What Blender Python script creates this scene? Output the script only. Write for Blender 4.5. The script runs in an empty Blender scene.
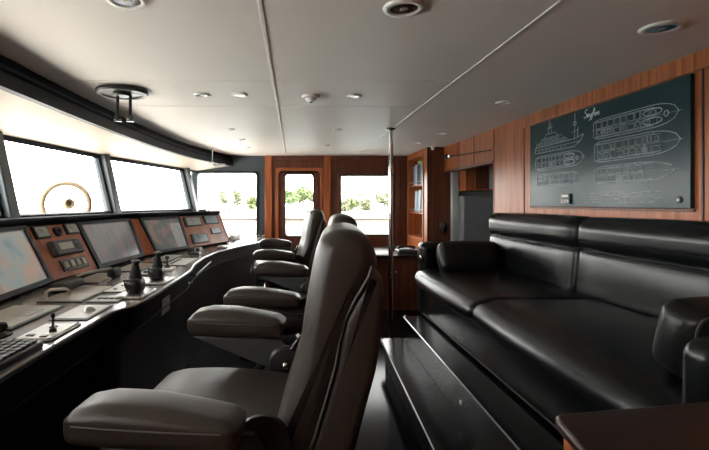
import bpy, bmesh, math, random
from mathutils import Vector, Matrix
random.seed(7)
C = bpy.context.scene.collection
PI = math.pi
EZ = 1.40                      # eye height; wheelhouse floor is z = 0
CH = 2.145                     # ceiling height
FY = 7.10                      # inner face of the side (far) wall
WX = 2.00                      # inner face of the aft (right) wall

# ------------------------------------------------------------------ materials
def nodemat(name):
    m = bpy.data.materials.new(name); m.use_nodes = True
    nt = m.node_tree; b = nt.nodes['Principled BSDF']
    return m, nt, b
def setp(b, **k):
    for key, v in k.items():
        n = key.replace('_', ' ')
        if n in b.inputs: b.inputs[n].default_value = v
def plain(name, col, rough=.5, metal=0, noise=0, nscale=40, bump=0, bscale=200, coat=0, spec=.5, stretch=(1,1,1)):
    m, nt, b = nodemat(name)
    setp(b, Base_Color=(*col, 1), Roughness=rough, Metallic=metal)
    b.inputs['Specular IOR Level'].default_value = spec
    b.inputs['Coat Weight'].default_value = coat
    b.inputs['Coat Roughness'].default_value = .12
    tc = nt.nodes.new('ShaderNodeTexCoord')
    mp = nt.nodes.new('ShaderNodeMapping'); mp.inputs['Scale'].default_value = stretch
    nt.links.new(tc.outputs['Object'], mp.inputs['Vector'])
    if noise:
        n = nt.nodes.new('ShaderNodeTexNoise'); n.inputs['Scale'].default_value = nscale; n.inputs['Detail'].default_value = 4
        nt.links.new(mp.outputs[0], n.inputs['Vector'])
        r = nt.nodes.new('ShaderNodeValToRGB')
        r.color_ramp.elements[0].position = .3; r.color_ramp.elements[1].position = .7
        r.color_ramp.elements[0].color = (*[c*(1-noise) for c in col], 1)
        r.color_ramp.elements[1].color = (*[min(1, c*(1+noise)) for c in col], 1)
        nt.links.new(n.outputs['Fac'], r.inputs[0]); nt.links.new(r.outputs[0], b.inputs['Base Color'])
    if bump:
        n = nt.nodes.new('ShaderNodeTexNoise'); n.inputs['Scale'].default_value = bscale; n.inputs['Detail'].default_value = 3
        nt.links.new(mp.outputs[0], n.inputs['Vector'])
        bp = nt.nodes.new('ShaderNodeBump'); bp.inputs['Strength'].default_value = bump; bp.inputs['Distance'].default_value = .002
        nt.links.new(n.outputs['Fac'], bp.inputs['Height']); nt.links.new(bp.outputs[0], b.inputs['Normal'])
    return m
def wood(name, c1, c2, scale=(30, 30, 1.3), rough=.38, coat=.08):
    m, nt, b = nodemat(name)
    setp(b, Roughness=rough); b.inputs['Specular IOR Level'].default_value = .35; b.inputs['Coat Weight'].default_value = coat; b.inputs['Coat Roughness'].default_value = .2
    tc = nt.nodes.new('ShaderNodeTexCoord'); mp = nt.nodes.new('ShaderNodeMapping')
    mp.inputs['Scale'].default_value = scale
    nt.links.new(tc.outputs['Object'], mp.inputs['Vector'])
    n = nt.nodes.new('ShaderNodeTexNoise'); n.inputs['Scale'].default_value = 1; n.inputs['Detail'].default_value = 6
    n.inputs['Distortion'].default_value = .5
    nt.links.new(mp.outputs[0], n.inputs['Vector'])
    r = nt.nodes.new('ShaderNodeValToRGB')
    r.color_ramp.elements[0].position = .32; r.color_ramp.elements[1].position = .7
    r.color_ramp.elements[0].color = (*c1, 1); r.color_ramp.elements[1].color = (*c2, 1)
    nt.links.new(n.outputs['Fac'], r.inputs[0]); nt.links.new(r.outputs[0], b.inputs['Base Color'])
    return m
def glass(name):
    m = bpy.data.materials.new(name); m.use_nodes = True; nt = m.node_tree; nt.nodes.clear()
    o = nt.nodes.new('ShaderNodeOutputMaterial'); mx = nt.nodes.new('ShaderNodeMixShader')
    t = nt.nodes.new('ShaderNodeBsdfTransparent'); t.inputs[0].default_value = (.97, .985, .98, 1)
    g = nt.nodes.new('ShaderNodeBsdfGlossy'); g.inputs['Roughness'].default_value = .01
    lw = nt.nodes.new('ShaderNodeLayerWeight'); lw.inputs[0].default_value = .5
    pw = nt.nodes.new('ShaderNodeMath'); pw.operation = 'POWER'; pw.inputs[1].default_value = 5; nt.links.new(lw.outputs['Facing'], pw.inputs[0])
    f = nt.nodes.new('ShaderNodeMath'); f.operation = 'MULTIPLY_ADD'; f.inputs[1].default_value = .8; f.inputs[2].default_value = .04; nt.links.new(pw.outputs[0], f.inputs[0])
    nt.links.new(f.outputs[0], mx.inputs[0]); nt.links.new(t.outputs[0], mx.inputs[1]); nt.links.new(g.outputs[0], mx.inputs[2])
    nt.links.new(mx.outputs[0], o.inputs[0]); return m
def screen(name, stops, scale, strength, streak=(1, 1, 1)):
    m, nt, b = nodemat(name)
    setp(b, Base_Color=(.03, .035, .035, 1), Roughness=.16)
    tc = nt.nodes.new('ShaderNodeTexCoord'); mp = nt.nodes.new('ShaderNodeMapping'); mp.inputs['Scale'].default_value = streak
    n = nt.nodes.new('ShaderNodeTexNoise'); n.inputs['Scale'].default_value = scale; n.inputs['Detail'].default_value = 3
    nt.links.new(tc.outputs['Object'], mp.inputs['Vector']); nt.links.new(mp.outputs[0], n.inputs['Vector'])
    r = nt.nodes.new('ShaderNodeValToRGB')
    while len(r.color_ramp.elements) < len(stops): r.color_ramp.elements.new(.5)
    for e, (p, c) in zip(r.color_ramp.elements, stops): e.position = p; e.color = (*c, 1)
    nt.links.new(n.outputs['Fac'], r.inputs[0]); nt.links.new(r.outputs[0], b.inputs['Emission Color'])
    b.inputs['Emission Strength'].default_value = strength
    return m

M = {}
M['leather'] = plain('brown_leather', (.031, .0235, .019), .38, spec=.42, noise=.12, nscale=18, bump=.35, bscale=260)
M['leather_black'] = plain('black_leather', (.0045, .0055, .0062), .27, spec=.32, noise=.15, nscale=12, bump=.12, bscale=230)
M['leather_wrinkle'] = plain('creased_black_leather', (.008, .009, .009), .36, spec=.36, noise=.3, nscale=9, bump=1, bscale=28)
M['thread'] = plain('thread', (.06, .052, .048), .6, noise=.1)
M['plastic_black'] = plain('black_plastic', (.012, .013, .014), .38, noise=.1)
M['plastic_grey'] = plain('grey_moulding', (.035, .038, .04), .45, noise=.1)
M['rubber'] = plain('rubber', (.01, .011, .011), .7, noise=.1)
M['chrome'] = plain('chrome', (.75, .76, .78), .12, 1, noise=.03)
M['steel'] = plain('brushed_steel', (.5, .5, .5), .28, 1, noise=.08, stretch=(1, 1, 20))
M['brass'] = plain('brass', (.10, .068, .034), .45, .2, noise=.1)
M['brass_dark'] = plain('aged_brass', (.26, .18, .10), .4, .5, noise=.15)
M['slate'] = plain('slate_paint', (.045, .062, .075), .42, noise=.06, nscale=6)
M['matte_dark'] = plain('matte_dark_pad', (.012, .016, .020), .9, noise=.08, nscale=6, spec=.08)
M['slate_dark'] = plain('dark_slate_paint', (.009, .013, .017), .55, spec=.25, noise=.08, nscale=6)
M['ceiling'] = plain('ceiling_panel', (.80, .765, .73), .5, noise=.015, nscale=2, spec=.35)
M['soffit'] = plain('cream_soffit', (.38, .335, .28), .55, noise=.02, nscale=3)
M['white'] = plain('white_paint', (.75, .74, .72), .4, noise=.03)
M['paper'] = plain('paper', (.78, .78, .80), .7, noise=.03)
M['grey_panel'] = plain('grey_panel', (.16, .175, .18), .4, noise=.05, nscale=3)
M['pale_panel'] = plain('pale_panel', (.42, .44, .44), .45, noise=.05, nscale=3)
M['floor'] = plain('dark_floor', (.005, .006, .008), .14, noise=.2, nscale=8, spec=.05)
M['step'] = plain('black_gloss_step', (.003, .005, .006), .2, spec=.2)
M['worktop'] = plain('worktop', (.25, .23, .22), .17, noise=.06, nscale=8, coat=.2)
M['plate'] = plain('instrument_plate', (.42, .39, .34), .3, noise=.06, nscale=20)
M['plate_white'] = plain('white_plate', (.72, .71, .70), .35, noise=.03)
M['dial'] = plain('dial_face', (.30, .32, .30), .35, noise=.25, nscale=60)
M['dial_blue'] = plain('dial_face_blue', (.13, .19, .20), .3, noise=.4, nscale=50)
M['lcd'] = plain('lcd', (.42, .42, .37), .3, noise=.08, nscale=30)
M['red'] = plain('red', (.45, .03, .03), .4, noise=.1)
M['console_black'] = plain('console_black', (.004, .004, .0045), .55, noise=.2, nscale=5, spec=.08)
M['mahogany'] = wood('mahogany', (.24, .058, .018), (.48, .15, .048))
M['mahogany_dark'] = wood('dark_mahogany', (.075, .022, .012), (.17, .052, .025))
M['mahogany_h'] = wood('mahogany_console', (.26, .065, .022), (.46, .14, .05), (14, 14, 3))
M['mahogany_top'] = wood('mahogany_table_top', (.012, .005, .004), (.040, .012, .007), (3, 40, 40), .3, .05)
M['mahogany_band'] = wood('mahogany_frieze', (.14, .035, .010), (.55, .17, .05), (5, 46, 1))
M['board'] = plain('board_teal', (.006, .034, .040), .22, noise=.1, nscale=3, spec=.22)
M['chalk'] = plain('drawing_line', (.50, .56, .60), .7, noise=.2, nscale=60)
M['chalk_bright'] = plain('lettering', (.75, .85, .86), .6, noise=.05)
M['glass'] = glass('window_glass')
M['water'] = plain('water', (.30, .38, .40), .15, noise=.1, nscale=.3)
M['foliage'] = plain('foliage', (.13, .17, .07), .8, noise=.5, nscale=.8)
M['foliage2'] = plain('foliage_olive', (.17, .18, .11), .8, noise=.5, nscale=.8)
M['bark'] = plain('bark', (.10, .08, .06), .8, noise=.3, nscale=3)
M['sand'] = plain('pale_shore', (.22, .20, .16), .8, noise=.2, nscale=.2)
M['deck'] = plain('pale_deck', (.78, .73, .66), .6, noise=.05, nscale=2)
M['book_blue'] = plain('blue_grey_cover', (.22, .29, .36), .5, noise=.05)
M['book_pale'] = plain('pale_cover', (.50, .58, .64), .5, noise=.05)
M['book_dark'] = plain('dark_cover', (.02, .025, .04), .5, noise=.05)
M['green'] = plain('lime_cover', (.35, .50, .12), .5, noise=.05)
M['scr_chart'] = screen('chart_screen', [(.3, (.07, .12, .14)), (.45, (.17, .20, .19)), (.55, (.22, .18, .15)), (.68, (.28, .17, .13))], 5, .9)
M['scr_radar'] = screen('radar_screen', [(.35, (.07, .075, .075)), (.52, (.10, .10, .10)), (.62, (.15, .08, .085)), (.66, (.11, .10, .10))], 5, .9, (1, 3, 1))
M['scr_map'] = screen('map_screen', [(.3, (.05, .06, .06)), (.5, (.08, .08, .075)), (.6, (.15, .09, .07)), (.75, (.07, .08, .08))], 9, .9)
M['scr_side'] = screen('side_column', [(.4, (.16, .17, .165)), (.6, (.22, .20, .19))], 30, .9)

# ------------------------------------------------------------------ mesh builder
class MB:
    def __init__(s): s.v = []; s.f = []
    def add(s, vs, fs):
        o = len(s.v); s.v += [Vector(p) for p in vs]; s.f += [tuple(i+o for i in f) for f in fs]; return s
    def hexa(s, p):   # p: 4 bottom (ccw) + 4 top
        return s.add(p, [(3,2,1,0), (4,5,6,7), (0,1,5,4), (1,2,6,5), (2,3,7,6), (3,0,4,7)])
    def box(s, x0, x1, y0, y1, z0, z1):
        return s.hexa([(x0,y0,z0),(x1,y0,z0),(x1,y1,z0),(x0,y1,z0),(x0,y0,z1),(x1,y0,z1),(x1,y1,z1),(x0,y1,z1)])
    def prism(s, poly, z0, z1):
        n = len(poly)
        vs = [(x,y,z0) for x,y in poly] + [(x,y,z1) for x,y in poly]
        return s.add(vs, [tuple(range(n))[::-1], tuple(range(n,2*n))] + [(i,(i+1)%n,n+(i+1)%n,n+i) for i in range(n)])
    def rbox(s, c, size, r, seg=3, mid=6, puff=0, warp=None):
        h = [k/2 for k in size]; r = min(r, *[k*.999 for k in h])
        def coords(a):
            L = []
            for i in range(seg+1):
                t = math.tan((i/seg)*PI/4)   # even spacing on the quarter round
                L.append(-a + r*(t if False else i/seg))
            for i in range(1, mid): L.append(-a + r + (2*a-2*r)*i/mid)
            for i in range(seg+1): L.append(a - r + r*i/seg)
            return L
        cs = [coords(a) for a in h]
        tmp = {}; 
        def idx(p):
            k = tuple(round(q, 6) for q in p)
            if k not in tmp: tmp[k] = len(tmp)
            return tmp[k]
        faces = []
        for ax in range(3):
            a1, a2 = (ax+1) % 3, (ax+2) % 3
            for sg in (-1, 1):
                for i in range(len(cs[a1])-1):
                    for j in range(len(cs[a2])-1):
                        q = []
                        for di, dj in ((0,0),(1,0),(1,1),(0,1)):
                            p = [0,0,0]; p[ax] = sg*h[ax]; p[a1] = cs[a1][i+di]; p[a2] = cs[a2][j+dj]; q.append(idx(p))
                        faces.append(tuple(q) if sg > 0 else tuple(q[::-1]))
        vs = []
        for k in tmp:
            p = Vector(k)
            q = Vector([max(-(h[i]-r), min(h[i]-r, p[i])) for i in range(3)])
            d = p - q
            if d.length > 1e-9: p = q + d.normalized()*r
            if puff:
                u = [p[i]/h[i] for i in range(3)]
                for i in range(3):
                    o1, o2 = (i+1) % 3, (i+2) % 3
                    p[i] += puff*u[i]*(1-u[o1]**2)*(1-u[o2]**2)
            if warp: p = Vector(warp(p))
            vs.append(p + Vector(c))
        return s.add(vs, faces)
    def tube(s, pts, r, n=8, closed=False, cap=True):
        pts = [Vector(p) for p in pts]; m = len(pts); rings = []
        up = None
        for i, p in enumerate(pts):
            a = pts[(i-1) % m] if (closed or i > 0) else p
            b = pts[(i+1) % m] if (closed or i < m-1) else p
            t = (b-a).normalized()
            if up is None:
                up = Vector((0,0,1)) if abs(t.z) < .9 else Vector((1,0,0))
            x = t.cross(up).normalized(); y = x.cross(t).normalized(); up = y
            rr = r[i] if isinstance(r, (list, tuple)) else r
            rings.append([p + x*math.cos(2*PI*k/n)*rr + y*math.sin(2*PI*k/n)*rr for k in range(n)])
        vs = [q for R in rings for q in R]; fs = []
        for i in range(m if closed else m-1):
            j = (i+1) % m
            for k in range(n): fs.append((i*n+k, i*n+(k+1)%n, j*n+(k+1)%n, j*n+k))
        if not closed and cap: fs.append(tuple(range(n))[::-1]); fs.append(tuple((m-1)*n+k for k in range(n)))
        return s.add(vs, fs)
    def lathe(s, prof, c=(0,0,0), axis=(0,0,1), n=28):
        q = Vector((0,0,1)).rotation_difference(Vector(axis).normalized()).to_matrix()
        vs = []; fs = []; m = len(prof)
        for r, z in prof:
            for k in range(n):
                a = 2*PI*k/n; vs.append(q @ Vector((r*math.cos(a), r*math.sin(a), z)) + Vector(c))
        for i in range(m-1):
            for k in range(n): fs.append((i*n+k, i*n+(k+1)%n, (i+1)*n+(k+1)%n, (i+1)*n+k))
        if prof[0][0] > 1e-6: fs.append(tuple(range(n))[::-1])
        if prof[-1][0] > 1e-6: fs.append(tuple((m-1)*n+k for k in range(n)))
        return s.add(vs, fs)
    def slab(s, poly, y0, y1, r, ry=None, n=6):
        """outline in x-z swept along y, its two faces rounded off by r (in plane) and ry (along y)"""
        ry = ry or r; m = len(poly); P = [Vector((a, b)) for a, b in poly]
        area = sum(P[i].x*P[(i+1)%m].y - P[(i+1)%m].x*P[i].y for i in range(m)); sg = 1 if area > 0 else -1
        nr = []
        for i in range(m):
            t = (P[(i+1)%m] - P[i-1]).normalized(); nr.append(Vector((-t.y, t.x))*sg)
        secs = []
        for k in range(n+1):
            a = PI/2*k/n; secs.append((y0 + ry*(1-math.sin(a)), r*(1-math.cos(PI/2-a)) if False else r*(1-math.sin(a))**1.0*1.0 if False else r*(1-math.sqrt(max(0, 1-(1-math.sin(a))**2))) ))
        ys = []
        for k in range(n+1):
            a = PI/2*k/n
            ys.append((y0 + ry*(1-math.cos(a)) , r*(1-math.sin(a))))
        ys2 = [(y1-(y-y0), o) for y, o in ys[::-1]]
        L = ys + ys2; vs = []
        for y, o in L:
            for i in range(m):
                q = P[i] + nr[i]*o; vs.append((q.x, y, q.y))
        fs = []
        for a in range(len(L)-1):
            for i in range(m):
                f = (a*m+i, a*m+(i+1)%m, (a+1)*m+(i+1)%m, (a+1)*m+i); fs.append(f)
        fs.append(tuple(range(m))[::-1]); fs.append(tuple((len(L)-1)*m+i for i in range(m)))
        return s.add(vs, fs)
    def build(s, name, mat, parent=None, smooth=35, sub=0, bevel=0, **tags):
        me = bpy.data.meshes.new(name)
        off = Vector((0,0,0)); p = parent
        while p is not None: off += p.location; p = p.parent
        me.from_pydata([tuple(v-off) for v in s.v], [], s.f)
        bm = bmesh.new(); bm.from_mesh(me)
        bmesh.ops.remove_doubles(bm, verts=bm.verts, dist=1e-5)
        bmesh.ops.recalc_face_normals(bm, faces=bm.faces)
        bm.to_mesh(me); bm.free()
        if smooth:
            me.shade_smooth()
            if smooth < 180: me.set_sharp_from_angle(angle=math.radians(smooth))
        me.materials.append(M[mat])
        o = bpy.data.objects.new(name, me); C.objects.link(o)
        if parent is not None: o.parent = parent
        if bevel:
            b = o.modifiers.new('bevel', 'BEVEL'); b.width = bevel; b.segments = 2; b.limit_method = 'ANGLE'
        for k, v in tags.items(): o[k] = v
        return o
def tag(o, label, cat, group=None):
    o['label'] = label; o['category'] = cat
    if group: o['group'] = group
    return o
def thing(name, label, cat, loc=(0,0,0), group=None):
    o = bpy.data.objects.new(name, None); C.objects.link(o); o.location = loc; o.empty_display_size = .1
    return tag(o, label, cat, group)
def copy_tree(o, parent=None):
    kids = list(o.children)
    c = o.copy(); C.objects.link(c); c.parent = parent
    for ch in kids: copy_tree(ch, c)
    return c
def struct(name, mb, mat, parent=None, **k):
    o = mb.build(name, mat, parent, **k); o['kind'] = 'structure'; return o
def sroot(name, loc=(0,0,0)):
    o = bpy.data.objects.new(name, None); C.objects.link(o); o.location = loc; o['kind'] = 'structure'; return o
def lerp(a, b, t): return tuple(x+(y-x)*t for x, y in zip(a, b))

# ------------------------------------------------------------------ curves of the hull (plan view)
SILL = [(-1.30,-1.6), (-1.80,-.35), (-2.02,1.10), (-2.06,2.20), (-2.015,3.17), (-1.88,4.70), (-1.47,6.58), (-1.40,7.10)]
RAKE = .15                     # the front windows lean outwards by this much
SZ0, SZ1 = EZ-.10, EZ+.48
FASC = [(-1.05,-1.6), (-1.32,0.), (-1.42,1.3), (-1.45,2.3), (-1.46,3.35), (-1.42,4.72), (-1.27,5.93), (-.96,7.10)]
def normals(pl):
    out = []
    for i in range(len(pl)):
        a = Vector(pl[max(0,i-1)]); b = Vector(pl[min(len(pl)-1,i+1)]); t = (b-a).normalized(); out.append(Vector((-t.y, t.x)))
    return out
def smooth_pl(pl, n=5):
    out = []
    P = [Vector(p) for p in pl]
    for i in range(len(P)-1):
        p0 = P[max(0,i-1)]; p1 = P[i]; p2 = P[i+1]; p3 = P[min(len(P)-1,i+2)]
        for k in range(n):
            t = k/n
            out.append(tuple(.5*((2*p1)+(-p0+p2)*t+(2*p0-5*p1+4*p2-p3)*t*t+(-p0+3*p1-3*p2+p3)*t**3)))
    out.append(tuple(P[-1])); return out
def offset(pl, d):
    return [(p[0]+n.x*d, p[1]+n.y*d) for p, n in zip(pl, normals(pl))]
STOP = offset(SILL, RAKE); STOP[-1] = (STOP[-1][0], 7.10); STOP[0] = (STOP[0][0], -1.6)
def ribbon(mb, A, za, B, zb):   # quads between two polylines
    n = len(A); return mb.add([(x,y,za) for x,y in A]+[(x,y,zb) for x,y in B], [(i,i+1,n+i+1,n+i) for i in range(n-1)])
def curved_wall(mb, A, B, z0, z1):   # solid between polylines A and B
    n = len(A)
    vs = [(x,y,z0) for x,y in A]+[(x,y,z0) for x,y in B]+[(x,y,z1) for x,y in A]+[(x,y,z1) for x,y in B]
    fs = []
    for i in range(n-1):
        fs += [(i,i+1,n+i+1,n+i), (2*n+i,2*n+i+1,3*n+i+1,3*n+i), (i,i+1,2*n+i+1,2*n+i), (n+i,n+i+1,3*n+i+1,3*n+i)]
    fs += [(0,n,3*n,2*n), (n-1,2*n-1,4*n-1,3*n-1)]
    return mb.add(vs, fs)

# ------------------------------------------------------------------ setting
struct('floor', MB().box(-2.4, 3.4, -1.7, 7.3, -.06, 0), 'floor')
# ceiling: panels with narrow joints under a backing slab
cm = MB(); g = .004
rows = [(-1.6, 2.75), (2.75, 3.456), (3.456, FY)]
for x0, x1 in ((-1.5, -.125), (-.125, .985)):
    for y0, y1 in rows:
        cm.box(x0+g, x1-g, y0+g, y1-g, CH, CH+.02)
cm.box(.985+g, 2.1, -1.6, FY, CH, CH+.02)
struct('ceiling', cm, 'ceiling', bevel=.003)
struct('ceiling_joints', MB().box(-1.5, 2.1, -1.6, FY, CH+.012, CH+.03), 'white')
bm_ = MB()
bm_.box(-.135, -.117, -1.6, FY, CH-.004, CH+.012); bm_.box(.975, .993, -1.6, FY, CH-.004, CH+.012)
struct('trim_1', bm_, 'ceiling', bevel=.003)
roof = offset(STOP, .42)  # unseen roof slab, overhang added to keep sky and direct sun out
struct('ceiling_roof_sun_block', MB().prism([(3.6, 7.9), (3.6, -1.9)] + [(x, y) for x, y in [(roof[0][0], -1.9)]+roof[1:-1]+[(roof[-1][0]-.1, 7.9)]], CH+.05, CH+.12), 'white')
# fascia rail under the ceiling along the front
F = smooth_pl(FASC, 6)
Fo = offset(F, .05)
struct('trim_2', curved_wall(MB(), F, Fo, EZ+.58, EZ+.655), 'slate_dark', smooth=50)
Fi = offset(F, .025)
struct('trim_3', curved_wall(MB(), Fi, offset(F, .06), EZ+.655, CH+.01), 'console_black', smooth=50)
struct('trim_4', curved_wall(MB(), offset(F, -.006), offset(F, .001), EZ+.672, EZ+.690), 'slate_dark', smooth=50)
# cream soffit from fascia to window heads
S2 = smooth_pl(STOP, 6)
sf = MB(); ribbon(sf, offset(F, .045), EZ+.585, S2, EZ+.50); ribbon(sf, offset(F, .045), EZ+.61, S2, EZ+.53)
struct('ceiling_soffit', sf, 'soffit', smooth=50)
# lower front wall and wall above windows
B2 = smooth_pl(SILL, 6)
struct('wall_front', curved_wall(MB(), B2, offset(B2, .06), 0, SZ0-.02), 'slate_dark', smooth=50)
struct('wall_front_head', curved_wall(MB(), S2, offset(S2, .06), SZ1+.018, CH+.05), 'slate', smooth=50)
struct('trim_5', curved_wall(MB(), offset(S2, -.02), offset(S2, .03), SZ1-.005, SZ1+.03), 'slate_dark', smooth=50)
struct('trim_6', curved_wall(MB(), offset(B2, -.02), offset(B2, .05), SZ0-.03, SZ0+.004), 'matte_dark', smooth=50)
# front windows and the raked posts between them
def beam(mb, a, b, d1, d2, w1, w2):
    a = Vector(a); b = Vector(b); d1 = Vector(d1)*w1/2; d2 = Vector(d2)*w2/2
    return mb.hexa([a-d1-d2, a+d1-d2, a+d1+d2, a-d1+d2, b-d1-d2, b+d1-d2, b+d1+d2, b-d1+d2])
def bar(mb, a, b, w, up=(0,0,1), w2=None):
    a = Vector(a); b = Vector(b); t = (b-a).normalized(); x = t.cross(Vector(up)).normalized(); y = x.cross(t).normalized()
    return beam(mb, a, b, x, y, w, w2 or w)
trimn = 7
NS = normals(SILL)
for i in range(1, len(SILL)-1):
    p = SILL[i]; q = STOP[i]; n = NS[i]; t = Vector((n.y, -n.x, 0))
    struct('trim_%d' % trimn, beam(MB(), (p[0], p[1], SZ0-.03), (q[0], q[1], SZ1+.05), t, (n.x, n.y, 0), .10, .14), 'slate', bevel=.008); trimn += 1
for i in range(len(SILL)-2):
    w = sroot('window_%d' % (i+1))
    a = Vector(SILL[i]); b = Vector(SILL[i+1]); c = Vector(STOP[i]); d = Vector(STOP[i+1])
    u = (b-a).normalized()*.07; u2 = (d-c).normalized()*.07
    a3 = Vector((*(a+u), SZ0)); b3 = Vector((*(b-u), SZ0)); c3 = Vector((*(c+u2), SZ1)); d3 = Vector((*(d-u2), SZ1))
    fm = MB()
    for p, q in ((a3,b3), (c3,d3), (a3,c3), (b3,d3)): bar(fm, p, q, .03, (u.y, -u.x, .2))
    struct('window_frame', fm, 'slate_dark', w)
    struct('window_pane', MB().add([a3,b3,d3,c3], [(0,1,2,3)]), 'glass', w)
# far wall (side of the wheelhouse): pieces round the openings
def frame_plate(mb, X0, X1, Z0, Z1, x0, x1, z0, z1, r, y0, y1, n=5):
    """rectangle with a round-cornered opening, thickness y0..y1"""
    inner = []
    for cx, cz, a0 in ((x1-r, z1-r, 0), (x0+r, z1-r, PI/2), (x0+r, z0+r, PI), (x1-r, z0+r, 1.5*PI)):
        for k in range(n+1):
            a = a0+PI/2*k/n; inner.append((cx+r*math.cos(a), cz+r*math.sin(a), a))
    outer = []
    cor = [(X1, Z1), (X0, Z1), (X0, Z0), (X1, Z0)]
    for ci in range(4):
        for k in range(n+1):
            ix, iz, _ = inner[ci*(n+1)+k]; t = k/n
            if ci == 0: o = (X1, iz+(Z1-iz)*min(1, 2*t)) if t <= .5 else (X1+(ix-X1)*(2*t-1), Z1)
            elif ci == 1: o = (ix+(X0-ix)*min(1, 2*t), Z1) if t <= .5 else (X0, Z1+(iz-Z1)*(2*t-1))
            elif ci == 2: o = (X0, iz+(Z0-iz)*min(1, 2*t)) if t <= .5 else (X0+(ix-X0)*(2*t-1), Z0)
            else: o = (ix+(X1-ix)*min(1, 2*t), Z0) if t <= .5 else (X1, Z0+(iz-Z0)*(2*t-1))
            outer.append(o)
    m = len(inner)
    vs = [(p[0], y, p[1]) for y in (y0, y1) for p in inner] + [(p[0], y, p[1]) for y in (y0, y1) for p in outer]
    fs = []
    for i in range(m):
        j = (i+1) % m
        fs += [(i, j, 2*m+j, 2*m+i), (m+i, m+j, 3*m+j, 3*m+i), (i, j, m+j, m+i), (2*m+i, 2*m+j, 3*m+j, 3*m+i)]
    return mb.add(vs, fs)
Y0, Y1 = FY, FY+.12
struct('wall_far_slate', frame_plate(MB(), -1.62, -.458, 0, CH+.05, -1.53, -.592, .87, 1.873, .06, Y0, Y1), 'slate')
struct('trim_20', frame_plate(MB(), -1.60, -.555, .84, 1.90, -1.53, -.592, .87, 1.873, .06, Y0-.015, Y0+.03), 'slate_dark')
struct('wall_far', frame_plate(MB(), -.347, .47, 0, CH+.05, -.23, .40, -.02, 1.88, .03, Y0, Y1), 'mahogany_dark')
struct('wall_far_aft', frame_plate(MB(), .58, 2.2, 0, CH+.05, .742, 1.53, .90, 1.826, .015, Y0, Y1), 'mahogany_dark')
struct('trim_21', MB().box(-.458, -.347, Y0-.035, Y1, 0, CH+.04), 'mahogany', bevel=.006)
struct('trim_22', MB().box(.47, .58, Y0-.035, Y1, 0, CH+.04), 'mahogany', bevel=.006)
struct('trim_23', MB().box(1.60, 1.67, Y0-.03, Y0+.01, 0, CH), 'mahogany_dark', bevel=.004)
struct('trim_24', MB().box(-.36, 1.785, Y0-.02, Y0+.01, 2.075, CH), 'mahogany_dark', bevel=.004)
w = sroot('window_8'); struct('window_pane', MB().box(-1.54, -.58, Y0+.05, Y0+.06, .86, 1.88), 'glass', w)
w = sroot('window_9')
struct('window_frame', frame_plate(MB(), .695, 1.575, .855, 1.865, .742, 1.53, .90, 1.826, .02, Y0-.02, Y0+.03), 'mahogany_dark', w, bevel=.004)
struct('window_pane', MB().box(.73, 1.54, Y0+.05, Y0+.06, .89, 1.84), 'glass', w)
struct('window_gasket', frame_plate(MB(), .725, 1.547, .885, 1.843, .745, 1.527, .905, 1.823, .02, Y0-.026, Y0+.04), 'rubber', w)
d = sroot('door_1')
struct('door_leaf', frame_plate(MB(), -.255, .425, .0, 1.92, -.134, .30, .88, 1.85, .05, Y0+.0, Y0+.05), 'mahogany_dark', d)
struct('door_pane', MB().box(-.15, .32, Y0+.02, Y0+.03, .86, 1.87), 'glass', d)
struct('door_casing', frame_plate(MB(), -.29, .46, -.05, 1.955, -.24, .41, -.03, 1.905, .06, Y0-.03, Y0+.03), 'mahogany', d, bevel=.005)
struct('door_gasket', frame_plate(MB(), -.152, .318, .862, 1.868, -.134, .30, .88, 1.85, .05, Y0-.008, Y0+.045), 'plastic_grey', d)
dk = MB().lathe([(.0, -.03), (.018, -.03), (.022, -.015), (.012, 0), (.02, .004)], (.372, Y0-.01, 1.62), (0, 1, 0)); struct('door_latch', dk, 'chrome', d)
dh = MB().lathe([(.026, -.012), (.026, .0)], (.372, Y0, 1.02), (0, 1, 0)); dh.tube([(.372, Y0, 1.02), (.372, Y0-.05, 1.02), (.26, Y0-.055, 1.02)], .01)
struct('door_handle', dh, 'chrome', d)
# aft (right) wall
wr = MB().box(WX, WX+.1, -1.6, 4.52, 0, CH+.04)
struct('wall_right', wr, 'mahogany')
struct('wall_right_header', MB().box(WX, WX+.1, 4.52, 6.0, 1.805, CH+.04), 'mahogany')
pm = MB()
for y in (3.91, 2.20, 4.50): pm.box(WX-.006, WX+.01, y-.006, y+.006, .4, CH)
pm.box(WX-.012, WX+.01, 4.50, 6.0, 1.80, 1.83)
for y in (5.0, 5.45): pm.box(WX-.006, WX+.01, y-.008, y+.008, 1.83, CH)
struct('trim_25', pm, 'mahogany_dark', bevel=.003)
struct('trim_26', MB().box(WX-.016, WX+.01, -1.6, 3.90, EZ+.655, CH), 'mahogany_band', bevel=.003)
struct('trim_27', MB().box(WX-.012, WX+.01, 2.24, 3.80, EZ-.045, EZ-.030), 'mahogany_dark', bevel=.003)
struct('wall_near', MB().box(-2.1, 2.2, -1.72, -1.6, 0, CH+.04), 'mahogany')
# passage behind the opening
struct('wall_passage', MB().box(3.2, 3.3, 4.3, 6.2, 0, CH), 'grey_panel')
struct('wall_passage_near', MB().box(2.1, 3.2, 4.3, 4.4, 0, CH), 'grey_panel')
struct('wall_passage_far', MB().box(2.0, 3.2, 6.06, 6.16, 0, CH), 'grey_panel')
struct('ceiling_passage', MB().box(2.1, 3.3, 4.3, 6.2, CH, CH+.04), 'ceiling')
struct('trim_28', MB().box(2.085, 2.17, 5.92, 6.06, 0, 1.86), 'pale_panel', bevel=.006)
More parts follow.
